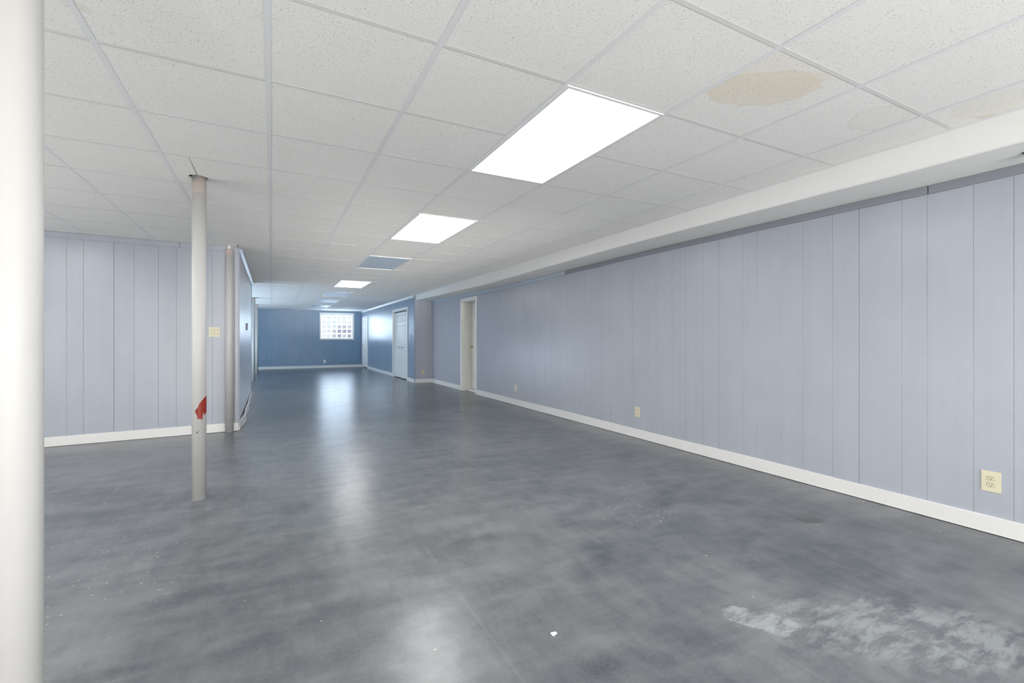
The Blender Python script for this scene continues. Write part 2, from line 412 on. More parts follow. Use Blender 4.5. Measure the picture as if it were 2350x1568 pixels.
# partition (left, facing the camera)
PA = (XL, 6.60); PBx = (XS, YP)
LP = math.hypot(PBx[0]-PA[0], PBx[1]-PA[1])
wall('wall_left_partition', PBx, PA, 0, CEIL+0.02, M_PANEL, 1.605-0.38, 1)
# passage wall, facing right: room on its left -> direction -Y
wall('wall_left_passage', (XS, YE), (XS, YP+0.012), 0, CEIL+0.02, M_PANEL_PALE, 0.4, 1)
r_ = wall('wall_left', (XL, PA[1]), (XL, YB), 0, CEIL+0.02, M_PANEL, 0.4, 1)
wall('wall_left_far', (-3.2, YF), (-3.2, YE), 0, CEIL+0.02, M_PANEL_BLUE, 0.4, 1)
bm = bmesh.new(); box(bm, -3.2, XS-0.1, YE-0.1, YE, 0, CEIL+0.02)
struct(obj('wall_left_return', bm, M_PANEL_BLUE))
wall('wall_back', (XL, YB), (XR, YB), 0, CEIL+0.02, M_PANEL, 0.4, 1)

# slab above the hanging ceiling
bm = bmesh.new(); box(bm, XL-0.2, 4.4, YB-0.2, YF+0.2, CEIL+0.30, CEIL+0.36)
ceil = empty('ceiling', (0, 0, CEIL)); struct(ceil)
o = obj('joist_deck', bm, M_DARK, ceil); o.location = (0, 0, -CEIL)
for nm, x0, x1, y0, y1 in (('a', XL-0.2, XL-0.1, YB-0.2, YF+0.2), ('b', 4.3, 4.4, YB-0.2, YF+0.2), ('c', XL-0.2, 4.4, YB-0.2, YB-0.1), ('d', XL-0.2, 4.4, YF+0.1, YF+0.2)):
    o = obj('rim_board', bbox(x0, x1, y0, y1, CEIL-0.02, CEIL+0.30), M_DARK, ceil); o.location = (0, 0, -CEIL)

# ---- hanging ceiling: tees and tiles
GX, GY, P = -0.0149, 1.1527, 0.6096
colx = lambda i: GX+0.61*i
rowy = lambda j: GY+0.6103*j
LIGHTS_ON = [(2, 1), (2, 5), (2, 14), (-4, 1), (-4, 5), (2, -4), (-4, -4)]
LIGHTS_OFF = [(2, 9), (2, 18), (2, 22), (2, 26)]
lit_cells = set()
for i, j in LIGHTS_ON+LIGHTS_OFF: lit_cells |= {(i, j), (i, j+1)}
def ext(y):   # x limits of the ceiling at depth y
    hi = 3.385 if y < YN else XC
    lo = XL if y < PA[1] else (XS if y < YE else -3.2)
    return lo, hi
tiles = []
tile_me = None
def tile_mesh(w, d):
    b = bmesh.new(); box(b, 0, w, 0, d, 0, 0.014)
    bmesh.ops.bevel(b, geom=[e for e in b.edges if all(v.co.z < 0.001 for v in e.verts)], offset=0.0015, segments=1, affect='EDGES')
    bmesh.ops.recalc_face_normals(b, faces=b.faces)
    me = bpy.data.meshes.new('ceiling_tile'); b.to_mesh(me); b.free(); me.materials.append(M_TILE); me.materials.append(M_EDGE)
    for f in me.polygons:
        if abs(f.normal.z) < 0.9: f.material_index = 1
    return me
full = tile_mesh(0.603, 0.5975)
cand = []
for j in range(-8, 32):
    y0 = max(rowy(j), YB); y1 = min(rowy(j+1), YF)
    if y1-y0 < 0.03: continue
    ym = (y0+y1)/2
    for i in range(-8, 6):
        lo, hi = ext(ym)
        x0 = max(colx(i), lo); x1 = min(colx(i+1), hi)
        if x1-x0 < 0.03 or (i, j) in lit_cells: continue
        pc = pixel((x0+x1)/2, ym, CEIL); vis = False; size = 0
        for xx in (x0, x1):
            for yy in (y0, y1):
                q = pixel(xx, yy, CEIL)
                if q and -60 < q[0] < 2400 and -60 < q[1] < 800: vis = True
        if pc: size = -pc[2]
        cand.append((0 if vis else 1, -size, i, j, x0, x1, y0, y1))
cand.sort()
rest = bmesh.new(); HOLE = (-1, 4)
PX, PY2 = -0.472, 4.04
for k, (nv, d, i, j, x0, x1, y0, y1) in enumerate(cand):
    fullsize = abs(x1-x0-0.61) < 0.002 and abs(y1-y0-0.6103) < 0.002
    zt = 0.0010
    if (i, j) == HOLE:
        b = bmesh.new(); n = 32; R_ = 0.062; cx, cy = PX-0.004, PY2-0.012
        xa, xb, ya, yb = x0+0.0035, x1-0.0035, y0+0.0035, y1-0.0035
        # ring of points on the square and the hole; a cut runs from the hole to the near edge
        top, bot = [], []
        angs = [-math.pi/2+0.0001+ (2*math.pi-0.0002)*q/n for q in range(n+1)]
        for qx, qy in ((xa, ya), (xb, ya), (xb, yb), (xa, yb)):
            a_ = math.atan2(qy-cy, qx-cx)
            angs.append(a_ if a_ > -math.pi/2 else a_+2*math.pi)
        angs.sort(); n = len(angs)-1
        rings = []
        for z in (zt, zt+0.014):
            inn = [b.verts.new((cx+R_*math.cos(a_), cy+R_*math.sin(a_), z)) for a_ in angs]
            out = []
            for a_ in angs:
                c_, s_ = math.cos(a_), math.sin(a_); tt = 1e9
                if c_ > 1e-9: tt = min(tt, (xb-cx)/c_)
                if c_ < -1e-9: tt = min(tt, (xa-cx)/c_)
                if s_ > 1e-9: tt = min(tt, (yb-cy)/s_)
                if s_ < -1e-9: tt = min(tt, (ya-cy)/s_)
                out.append(b.verts.new((cx+c_*tt, cy+s_*tt, z)))
            # open the slit by 3 mm
            inn[0].co.x += 0.003; inn[-1].co.x -= 0.003; out[0].co.x += 0.0018; out[-1].co.x -= 0.0018
            rings.append((inn, out))
        (i0, o0), (i1, o1) = rings
        for q in range(n):
            b.faces.new((i0[q], i0[q+1], o0[q+1], o0[q])); b.faces.new((i1[q+1], i1[q], o1[q], o1[q+1]))
            b.faces.new((i0[q+1], i0[q], i1[q], i1[q+1]))
        b.faces.new((i0[0], o0[0], o1[0], i1[0])); b.faces.new((o0[-1], i0[-1], i1[-1], o1[-1]))
        bmesh.ops.recalc_face_normals(b, faces=b.faces)
        o = obj('ceiling_tile', b, M_TILE, ceil); o['label'] = 'tile cut in two around the post head'; continue
    if k < 285 and nv == 0:
        if fullsize: me = full
        else: me = tile_mesh(x1-x0-0.005, y1-y0-0.0115)
        o = bpy.data.objects.new('ceiling_tile', me); link(o, ceil)
        o.location = (x0+0.0035, y0+random.choice((0.0080, 0.0098, 0.0104, 0.0115)), zt)
        o.rotation_euler = (random.uniform(0, 0.0016), random.uniform(-0.0016, 0), 0)
    else:
        box(rest, x0+0.003, x1-0.003, y0+0.003, y1-0.003, zt, zt+0.014)
ywall = lambda x: PA[1]+(x-PA[0])*(PBx[1]-PA[1])/(PBx[0]-PA[0])
for i in range(-7, 0):          # slivers cut to meet the slanting partition
    x0 = colx(i)+0.003; x1 = min(colx(i+1), XS)-0.003; yb = rowy(9)+0.003
    if ywall(x1) < yb+0.02: continue
    ya0, ya1 = max(yb, ywall(x0)), ywall(x1); b = bmesh.new()
    q = [(x0, yb), (x1, yb), (x1, ya1), (x0, ya0+0.0005)]
    lo = [b.verts.new((a, c, 0.001)) for a, c in q]; hi = [b.verts.new((a, c, 0.015)) for a, c in q]
    for k in range(4): b.faces.new((lo[k], lo[(k+1) % 4], hi[(k+1) % 4], hi[k]))
    b.faces.new(lo[::-1]); b.faces.new(hi); bmesh.ops.recalc_face_normals(b, faces=b.faces)
    obj('ceiling_tile', b, M_TILE, ceil)
bmesh.ops.recalc_face_normals(rest, faces=rest.faces)
o = obj('distant_ceiling_tiles', rest, M_TILE, ceil); o['kind'] = 'stuff'
# tees
def tee_mesh(b, x0, x1, y0, y1, along):
    box(b, x0, x1, y0, y1, 0.0, 0.0008)
    if along == 'y':
        c = (x0+x1)/2; box(b, c-0.001, c+0.001, y0, y1, 0.0008, 0.035)
    else:
        c = (y0+y1)/2; box(b, x0, x1, c-0.001, c+0.001, 0.0008, 0.035)
for i in range(-8, 6):
    x = colx(i); segs = []
    if x < XL+0.02: continue
    if x > XS: segs = [(YB, YF)]
    elif x > -3.2: segs = [(YB, ywall(x)), (YE, YF)]
    else: segs = [(YB, PA[1]-0.02)]
    for a, c in segs:
        # 12-foot lengths butted together
        y = a
        while y < c-0.01:
            e = min(y+3.66, c); b = bmesh.new(); tee_mesh(b, x-0.012, x+0.012, y, e-0.0005, 'y'); obj('main_tee', b, M_TEE, ceil); y = e
nt = 0; crest = bmesh.new()
for j in range(-7, 32):
    y = rowy(j)
    if y > YF-0.03: continue
    for i in range(-8, 6):
        lo, hi = ext(y); x0 = max(colx(i), lo)+0.0118; x1 = min(colx(i+1), hi)-0.0118
        if x1-x0 < 0.03: continue
        if any((i, j) == (a, c+1) for a, c in LIGHTS_ON+LIGHTS_OFF): continue
        q = pixel((x0+x1)/2, y, CEIL)
        if q and -200 < q[0] < 2500 and -200 < q[1] and q[2] < 9 and nt < 280:
            b = bmesh.new(); tee_mesh(b, x0, x1, y-0.012, y+0.0095, 'x'); o = obj('cross_tee', b, M_XTEE, ceil); o.location.z = 0.0001; nt += 1
        else: tee_mesh(crest, x0, x1, y-0.012, y+0.012, 'x')
o = obj('distant_cross_tees', crest, M_XTEE, ceil); o['kind'] = 'stuff'
# wall angle along the edges of the ceiling
for x0, x1, y0, y1 in ((3.363, 3.386, YB, YN), (XC-0.022, XC, YN, YF), (-3.2, XC, YF-0.022, YF), (XS, XS+0.022, YP, YE), (XL, XL+0.022, YB, PA[1])):
    b = bmesh.new(); box(b, x0, x1, y0, y1, -0.0005, 0.0012); obj('wall_angle', b, M_TEE, ceil)

b = bmesh.new(); L_ = math.hypot(PBx[0]-PA[0], PBx[1]-PA[1]); box(b, 0, L_, 0.0, 0.020, -0.0005, 0.0012)
o = obj('wall_angle', b, M_TEE, ceil); o.location = (PBx[0], PBx[1], 0); o.rotation_euler = (0, 0, math.atan2(PA[1]-PBx[1], PA[0]-PBx[0]))

# ---- boxed soffit along the right wall
prof = [(YB, 1.012), (0.8, 1.010), (1.4, 1.008), (2.0, 1.014), (2.9, 1.018), (3.9, 1.020), (5.4, 1.010), (6.5, 0.996), (7.7, 0.987), (8.8, 1.000), (10.0, 1.012), (11.2, 1.022), (YN, 1.030)]
b = bmesh.new(); rg = []
def lerp(y):
    for (a, za), (c, zc) in zip(prof, prof[1:]):
        if a <= y <= c:
            f = (y-a)/(c-a); f = f*f*(3-2*f); return za+(zc-za)*f
    return prof[-1][1]
ys = [YB+(YN-YB)*k/80 for k in range(81)]
for y in ys:
    z = H+lerp(y); wob = 0.006*math.sin(y*0.9+0.6)
    rg.append([b.verts.new(q) for q in ((XR, y, z), (3.402+wob, y, z), (3.394+wob, y, z+0.006), (3.386, y, CEIL+0.02), (XR, y, CEIL+0.02))])
for a, c in zip(rg, rg[1:]):
    for k in range(4): b.faces.new((a[k], a[k+1], c[k+1], c[k]))
    b.faces.new((a[4], a[0], c[0], c[4]))
b.faces.new(rg[0]); b.faces.new(rg[-1][::-1]); bmesh.ops.recalc_face_normals(b, faces=b.faces)
struct(obj('soffit', b, M_SOFF))

# ---- trim boards at the wall tops
def board(name, x0, x1, y0, y1, z0, z1, mat, bev=0.002): return struct(obj(name, bbox(x0, x1, y0, y1, z0, z1, bev), mat))
def wavy_strip(name, xa, xb, pts, hgt, mat):
    """strip on the right wall that follows the soffit"""
    b = bmesh.new(); rr = []
    for y in pts:
        z = H+lerp(y)-0.002
        rr.append([b.verts.new(q) for q in ((xb, y, z), (xa, y, z), (xa, y, z-hgt+0.004), (xa+0.004, y, z-hgt), (xb, y, z-hgt))])
    for a, c in zip(rr, rr[1:]):
        for k in range(4): b.faces.new((a[k], a[k+1], c[k+1], c[k]))
    b.faces.new(rr[0]); b.faces.new(rr[-1][::-1]); bmesh.ops.recalc_face_normals(b, faces=b.faces)
    return struct(obj(name, b, mat))
seg = lambda a, c, n: [a+(c-a)*k/n for k in range(n+1)]
wavy_strip('trim_1', XR-0.014, XR, seg(YB, 1.424, 12), 0.054, M_STRIP)
wavy_strip('trim_2', XR-0.014, XR, seg(1.430, 5.66, 18), 0.052, M_STRIP)
wavy_strip('trim_3', XR-0.020, XR, seg(5.663, 7.70, 12), 0.050, M_STRIP_L)
wavy_strip('trim_4', XR-0.020, XR, seg(7.705, YN-0.002, 18), 0.050, M_STRIP_L)
# partition top trim in two lengths (local frame of the wall)
pang = math.atan2(PA[1]-PBx[1], PA[0]-PBx[0])
def on_partition(name, s0, s1, t, z0, z1, mat, bev=0.002):
    o = obj(name, bbox(s0, s1, 0, t, z0, z1, bev), mat); o.location = (PBx[0], PBx[1], 0); o.rotation_euler = (0, 0, pang); return struct(o)
on_partition('trim_5', 0.0, 0.612, 0.012, CEIL-0.064, CEIL-0.003, M_PANEL)
on_partition('trim_6', 0.616, LP, 0.012, CEIL-0.064, CEIL-0.003, M_PANEL)
on_partition('trim_7', 0.0, 0.045, 0.018, 0.105, CEIL-0.008, M_PANEL, 0.004)       # corner strip
board('trim_8', XS, XS+0.012, YP-0.018, YP+0.03, 0.105, CEIL-0.05, M_PANEL, 0.003)
# crown strips: passage wall and closet wall
def crown(name, x, sgn, y0, y1):
    b = bmesh.new(); prof_ = [(0, -0.055), (0.010, -0.055), (0.022, -0.036), (0.036, -0.014), (0.040, -0.002), (0, -0.002)]
    A = [b.verts.new((x+sgn*px, y0, CEIL+pz)) for px, pz in prof_]; B = [b.verts.new((x+sgn*px, y1, CEIL+pz)) for px, pz in prof_]
    n = len(A)
    for k in range(n): b.faces.new((A[k], A[(k+1) % n], B[(k+1) % n], B[k]))
    b.faces.new(A); b.faces.new(B[::-1]); bmesh.ops.recalc_face_normals(b, faces=b.faces)
    return struct(obj(name, b, M_WHITE if sgn < 0 else M_STRIP_L))
crown('trim_9', XS, 1, YP+0.10, YE+0.02); crown('trim_10', XC, -1, YN+0.02, YF)
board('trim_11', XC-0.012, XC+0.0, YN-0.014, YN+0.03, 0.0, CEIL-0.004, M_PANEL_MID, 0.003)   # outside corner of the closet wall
board('trim_12', XR-0.02, XR, YN-0.02, YN, 0.105, SOF-0.01, M_PANEL, 0.005)          # inside corner of the niche
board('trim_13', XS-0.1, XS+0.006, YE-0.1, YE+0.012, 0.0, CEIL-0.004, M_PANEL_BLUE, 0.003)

# ---- baseboards
def base_strip(name, a, b_, amp=0.0, peel=None, h=0.105, t=0.011):
    ax, ay = a; bx, by = b_; L = math.hypot(bx-ax, by-ay); ang = math.atan2(by-ay, bx-ax); n = max(2, int(L/0.12))
    bm = bmesh.new(); rr = []
    for k in range(n+1):
        s = L*k/n; u = 0.0 if peel is None else peel(s)
        off = t+amp*(0.5+0.5*math.sin(s*1.7+1))+u; hh = h+0.002*math.sin(s*2.1)
        rr.append([bm.verts.new(q) for q in ((s, 0 if not u else off-t-0.001, 0.004), (s, off+0.0015, 0.004), (s, off+0.0005, 0.016), (s, off*0.9+0.0, hh-0.004), (s, off*0.75, hh), (s, 0 if not u else off*0.5, hh))])
    for p, q in zip(rr, rr[1:]):
        for k in range(6): bm.faces.new((p[k], p[(k+1) % 6], q[(k+1) % 6], q[k]))
    bm.faces.new(rr[0]); bm.faces.new(rr[-1][::-1]); bmesh.ops.recalc_face_normals(bm, faces=bm.faces)
    o = obj(name, bm, M_BASE); o.location = (ax, ay, 0); o.rotation_euler = (0, 0, ang); return struct(o)
base_strip('baseboard_right_near', (XR, YB), (XR, 1.9975), 0.004)
base_strip('baseboard_right', (XR, 1.998), (XR, D0-0.085), 0.004)
base_strip('baseboard_right_far', (XR, D1+0.075), (XR, YN), 0.002)
base_strip('baseboard_niche', (XR, YN), (XC+0.0, YN), 0.0)
base_strip('baseboard_closet_near', (XC, YN+0.03), (XC, C0-0.075))
base_strip('baseboard_closet', (XC, C1+0.075), (XC, E0-0.07))
base_strip('baseboard_far', (XC, YF), (-3.2, YF))
base_strip('baseboard_partition', PBx, PA, 0.002)
def peel(s):   # loose vinyl base: stands off the wall near the corner
    r = YE-YP-s
    return 0.045*math.exp(-((r-0.75)/0.45)**2)+0.03*math.exp(-((r-1.9)/0.6)**2)+0.012*math.exp(-((r-3.0)/0.3)**2)
base_strip('baseboard_passage', (XS, YE), (XS, YP), 0.0, peel, 0.11)
base_strip('baseboard_left', (XL, PA[1]), (XL, YB))
base_strip('baseboard_back', (XL, YB), (XR, YB))

# ---------------------------------------------------------------- doors
def raised_panel(bm, y0, y1, z0, z1, xf, sgn, d=0.011):
    """field: a sunk moulding ring and a raised centre on a leaf face at x = xf, room towards sgn*x"""
    def ring(m, dx): return [bm.verts.new((xf+sgn*dx, y, z)) for y, z in ((y0+m, z0+m), (y1-m, z0+m), (y1-m, z1-m), (y0+m, z1-m))]
    rs = [ring(0, 0.0), ring(0.010, -d), ring(0.018, -d), ring(0.034, -0.001)]
    for a, c in zip(rs, rs[1:]):
        for k in range(4): bm.faces.new((a[k], a[(k+1) % 4], c[(k+1) % 4], c[k]))
    bm.faces.new(rs[-1]); return rs[0]
def leaf(name, y0, y1, z0, z1, x, t, rows, cols, mat, parent):
    """panel door leaf with its room face at x (facing -x), thickness t to +x"""
    bm = bmesh.new()
    ysp = [y0]; w = (y1-y0)
    st = 0.10 if cols == 2 else 0.055; mid = 0.085
    if cols == 2: fy = [(y0+st, (y0+y1)/2-mid/2), ((y0+y1)/2+mid/2, y1-st)]
    else: fy = [(y0+st, y1-st)]
    fields = [(a, c, z0+r0, z0+r1) for a, c in fy for r0, r1 in rows]
    yc = sorted({y0, y1} | {q for f in fields for q in f[:2]}); zc = sorted({z0, z1} | {q for f in fields for q in f[2:]})
    for a, c in zip(yc, yc[1:]):
        for e, g in zip(zc, zc[1:]):
            if any(abs(f[0]-a) < 1e-6 and abs(f[2]-e) < 1e-6 for f in fields): continue
            bm.faces.new([bm.verts.new((x, p, q)) for p, q in ((a, e), (a, g), (c, g), (c, e))])
    for f in fields: raised_panel(bm, *f, x, -1)
    v = [bm.verts.new(q) for q in ((x, y0, z0), (x, y1, z0), (x, y1, z1), (x, y0, z1), (x+t, y0, z0), (x+t, y1, z0), (x+t, y1, z1), (x+t, y0, z1))]
    for q in ((0, 1, 5, 4), (1, 2, 6, 5), (2, 3, 7, 6), (3, 0, 4, 7), (4, 5, 6, 7)): bm.faces.new([v[k] for k in q])
    bmesh.ops.remove_doubles(bm, verts=bm.verts, dist=1e-5); bmesh.ops.recalc_face_normals(bm, faces=bm.faces)
    return obj(name, bm, mat, parent)
def casing(y0, y1, zt, x, mat, parent, w=0.06, t=0.016):
    for a, c in ((y0-w, y0), (y1, y1+w)): obj('side_casing', bbox(x-t, x, a, c, 0.0, zt+w, 0.003), mat, parent)
    obj('head_casing', bbox(x-t, x, y0, y1, zt, zt+w, 0.003), mat, parent)
def knob(parent, x, y, z, mat, r=0.026):
    bm = bmesh.new(); tube_x(bm, x, x-0.062, y, z, [(0, r*1.1), (0.10, r*1.1), (0.14, r*0.45), (0.45, r*0.42), (0.60, r*0.9), (0.80, r), (0.94, r*0.8), (1.0, r*0.35)])
    return obj('knob', bm, mat, parent, True)
# door_1: doorway in the right wall with a deep jamb, door at the back of it
d1 = struct(empty('door_1', (0, 0, 0)))
casing(D0, D1, DT, XR, M_WHITE, d1, 0.058)
XD = 4.06
obj('side_jamb', bbox(XR-0.004, XD+0.04, D1-0.018, D1+0.0005, 0.0, DT), M_CREAM, d1)
obj('side_jamb', bbox(XR-0.004, XD+0.04, D0-0.0005, D0+0.018, 0.0, DT), M_CREAM, d1)
obj('head_jamb', bbox(XR-0.004, XD+0.04, D0, D1, DT-0.018, DT+0.0005), M_CREAM, d1)
obj('threshold', bbox(3.95, XD+0.04, D0, D1, 0.0, 0.030, 0.004), M_WHITE, d1)
obj('door_stop', bbox(XD-0.012, XD, D1-0.032, D1-0.018, 0.03, DT-0.03), M_CREAM, d1)
lf = leaf('door_leaf', D0+0.020, D1-0.022, 0.042, DT-0.022, XD, 0.035, [(0.20, 0.80), (0.98, 1.56), (1.68, 1.87)], 2, M_WHITE, d1)
knob(lf, XD, D1-0.085, H-0.165, M_BRASS)
obj('back_panel', bbox(XD+0.06, XD+0.08, D0-0.3, D1+0.3, 0, CEIL), M_DARK, d1)
# door_2: bifold closet doors
d2 = struct(empty('door_2', (0, 0, 0)))
casing(C0, C1, CT, XC, M_WHITE, d2, 0.062)
obj('side_jamb', bbox(XC-0.002, XC+0.11, C1-0.018, C1+0.0005, 0, CT), M_WHITE, d2)
obj('side_jamb', bbox(XC-0.002, XC+0.11, C0-0.0005, C0+0.018, 0, CT), M_WHITE, d2)
obj('head_jamb', bbox(XC-0.002, XC+0.11, C0, C1, CT-0.018, CT+0.0005), M_WHITE, d2)
obj('track', bbox(XC+0.045, XC+0.085, C0+0.018, C1-0.018, CT-0.042, CT-0.018), M_BLACK, d2)
lw = (C1-C0-0.05)/4
for k in range(4):
    y0 = C0+0.025+k*lw
    L_ = leaf('bifold_leaf', y0+0.003, y0+lw-0.003, 0.022, CT-0.048, XC+0.045, 0.034, [(0.12, 0.80), (0.93, 1.56), (1.66, 1.88)], 1, M_WHITE, d2)
    if k in (1, 2): knob(L_, XC+0.045, y0+lw/2, H-0.24, M_STEEL, 0.015)
obj('closet_back', bbox(XC+0.11, XC+0.13, C0-0.02, C1+0.02, 0, CT+0.02), M_DARK, d2)
# door_3: six-panel door at the far end of the closet wall
d3 = struct(empty('door_3', (0, 0, 0)))
casing(E0, E1, ET, XC, M_WHITE, d3, 0.055)
obj('side_jamb', bbox(XC-0.002, XC+0.10, E1-0.018, E1+0.0005, 0, ET), M_WHITE, d3)
obj('side_jamb', bbox(XC-0.002, XC+0.10, E0-0.0005, E0+0.018, 0, ET), M_WHITE, d3)
obj('head_jamb', bbox(XC-0.002, XC+0.10, E0, E1, ET-0.018, ET+0.0005), M_WHITE, d3)
lf = leaf('door_leaf', E0+0.020, E1-0.020, 0.035, ET-0.020, XC+0.004, 0.035, [(0.18, 0.78), (0.98, 1.58), (1.68, 1.88)], 2, M_WHITE, d3)
knob(lf, XC+0.004, E1-0.075, H-0.26, M_STEEL)
for z in (0.30, 1.05, 1.80): obj('hinge', bbox(XC-0.010, XC+0.004, E0+0.006, E0+0.030, z, z+0.09, 0.002), M_STEEL, lf)
obj('back_panel', bbox(XC+0.11, XC+0.13, E0-0.02, E1+0.02, 0, ET+0.02), M_DARK, d3)

# ---------------------------------------------------------------- glass block window
win = struct(empty('window_1', (0, YF, 0)))
fw = 0.057
for nm, x0, x1, z0, z1 in (('side_casing', W0-fw, W0, WZ0-fw-0.01, WZ1+fw+0.04), ('side_casing', W1, W1+fw+0.02, WZ0-fw-0.01, WZ1+fw+0.04),
                           ('head_casing', W0, W1, WZ1, WZ1+fw+0.04), ('sill', W0, W1, WZ0-fw-0.01, WZ0)):
    obj(nm, bbox(x0, x1, -0.018, 0.0, z0, z1, 0.003), M_WHITE, win)
for x0, x1, z0, z1 in ((W0-0.015, W0, WZ0, WZ1), (W1, W1+0.015, WZ0, WZ1), (W0-0.015, W1+0.015, WZ1, WZ1+0.015), (W0-0.015, W1+0.015, WZ0-0.015, WZ0)):
    obj('reveal', bbox(x0, x1, 0.0, 0.10, z0, z1), M_WHITE, win)
obj('mortar_bed', bbox(W0, W1, 0.045, 0.10, WZ0, WZ1), M_LTPLAS, win)
bw_, bh_ = (W1-W0)/6, (WZ1-WZ0)/5
for r in range(5):
    for c in range(6):
        x0 = W0+c*bw_+0.004; x1 = x0+bw_-0.008; z0 = WZ1-(r+1)*bh_+0.004; z1 = z0+bh_-0.008
        m = M_CELL
        if c >= 3 and r in (3, 4): m = M_CELL_DARK
        if (r == 2 and c >= 3) or (r in (3, 4) and c == 2) or (r == 4 and c == 4): m = M_CELL_MID
        b = bmesh.new()
        def rng(mm, y): return [b.verts.new((xx, y, zz)) for xx, zz in ((x0+mm, z0+mm), (x1-mm, z0+mm), (x1-mm, z1-mm), (x0+mm, z1-mm))]
        rs = [rng(0, 0.045), rng(0.0, 0.024), rng(0.004, 0.020), rng(0.010, 0.016), rng(0.032, 0.020)]
        for q, (A, B) in enumerate(zip(rs, rs[1:])):
            for k in range(4):
                f = b.faces.new((A[k], A[(k+1) % 4], B[(k+1) % 4], B[k])); f.material_index = 1 if q in (1, 2) else 0
        f = b.faces.new(rs[-1]); f.material_index = 0
        bmesh.ops.recalc_face_normals(b, faces=b.faces)
        obj('glass_block', b, [m, M_RIM], win)

# ---------------------------------------------------------------- ceiling lights
def ceiling_light(i, j, on, label):
    x0, x1, y0, y1 = colx(i), colx(i+1), rowy(j), rowy(j+2)
    cx, cy = (x0+x1)/2, (y0+y1)/2
    t = empty('ceiling_light', (cx, cy, CEIL)); tag(t, label, 'light', 'recessed ceiling light panels')
    hx, hy = (x1-x0)/2-0.005, (y1-y0)/2-0.005; f = 0.016
    b = bmesh.new()
    for a in ((-hx, -hx+f, -hy, hy), (hx-f, hx, -hy, hy), (-hx+f, hx-f, -hy, -hy+f), (-hx+f, hx-f, hy-f, hy)): box(b, *a, -0.006, 0.010)
    obj('frame', b, M_TEE, t)
    b = bmesh.new(); box(b, -hx+f, hx-f, -hy+f, hy-f, -0.002, 0.004); obj('diffuser', b, M_LENS_ON if on else M_LENS_OFF, t)
    b = bmesh.new(); box(b, -hx+f, hx-f, -hy+f, hy-f, 0.005, 0.085); obj('housing', b, M_STEEL, t)
names_on = {(2, 1): 'lit flat white ceiling panel nearest the camera, largest of the row', (2, 5): 'lit flat ceiling panel, second along the row, between the largest and the unlit one',
            (2, 14): 'small lit ceiling panel far along the row, beyond the unlit blue-grey one', (-4, 1): 'lit ceiling panel behind the near post, beyond the left frame edge',
            (-4, 5): 'lit ceiling panel over the left side before the panelled partition, out of frame', (2, -4): 'lit ceiling panel behind the camera on the right', (-4, -4): 'lit ceiling panel behind the camera on the left'}
names_off = {(2, 9): 'unlit blue-grey ceiling panel between the second and third lit ones', (2, 18): 'unlit ceiling panel just past the farthest lit one',
             (2, 22): 'unlit dark ceiling panel further back, near the glass-block window end', (2, 26): 'unlit ceiling panel closest to the far blue wall'}
for k in LIGHTS_ON: ceiling_light(*k, True, names_on[k])
for k in LIGHTS_OFF: ceiling_light(*k, False, names_off[k])

# ---------------------------------------------------------------- posts
def post(x, y, top, label, jack=False, plate=False):
    t = empty('support_post', (x, y, 0)); tag(t, label, 'post', 'white steel support posts')
    r = 0.045; b = bmesh.new()
    if jack: cyl(b, 0, 0, 0.002, top-0.045, r, 48)
    else: cyl(b, 0, 0, 0.002, top, r, 48)
    s = obj('shaft', b, M_POST, t, False)
    for p in s.data.polygons: p.use_smooth = abs(p.normal.z) < 0.5
    if jack:
        b = bmesh.new(); cyl(b, 0, 0, top-0.045, top+0.02, 0.019, 24); obj('screw_jack', b, M_CREAM, t, False)
    # torn paint and sealer where the post meets the floor
    b = bmesh.new(); n = 40; va = []; vb = []
    for k in range(n):
        a = 2*math.pi*k/n; rr = r+0.004+0.004*random.random()
        va.append(b.verts.new((rr*math.cos(a), rr*math.sin(a), 0.0006))); vb.append(b.verts.new(((r-0.001)*math.cos(a), (r-0.001)*math.sin(a), 0.003)))
    for k in range(n): b.faces.new((va[k], va[(k+1) % n], vb[(k+1) % n], vb[k]))
    obj('base_sealer', b, M_GROOVE, t)
    if plate: obj('cap_plate', bbox(-0.12, 0.12, -0.06, 0.06, top-0.008, top, 0.001), M_STRIP, t)
    return t
post(-0.461, 1.28, CEIL+0.03, 'thick white post nearest the camera, filling the left edge')
p2 = post(PX, 4.04, CEIL+0.03, 'white post with a torn patch of red primer, in front of the left wall')
post(-0.475, 6.775, CEIL, 'white post with a thin screw jack at its head, against the wall corner', jack=True)
post(-0.462, 14.90, CEIL-0.002, 'slim white post just beyond the passage wall, nearer of the far two', plate=True)
post(-0.455, 17.74, CEIL-0.002, 'farthest slim white post, seen against the blue far wall')

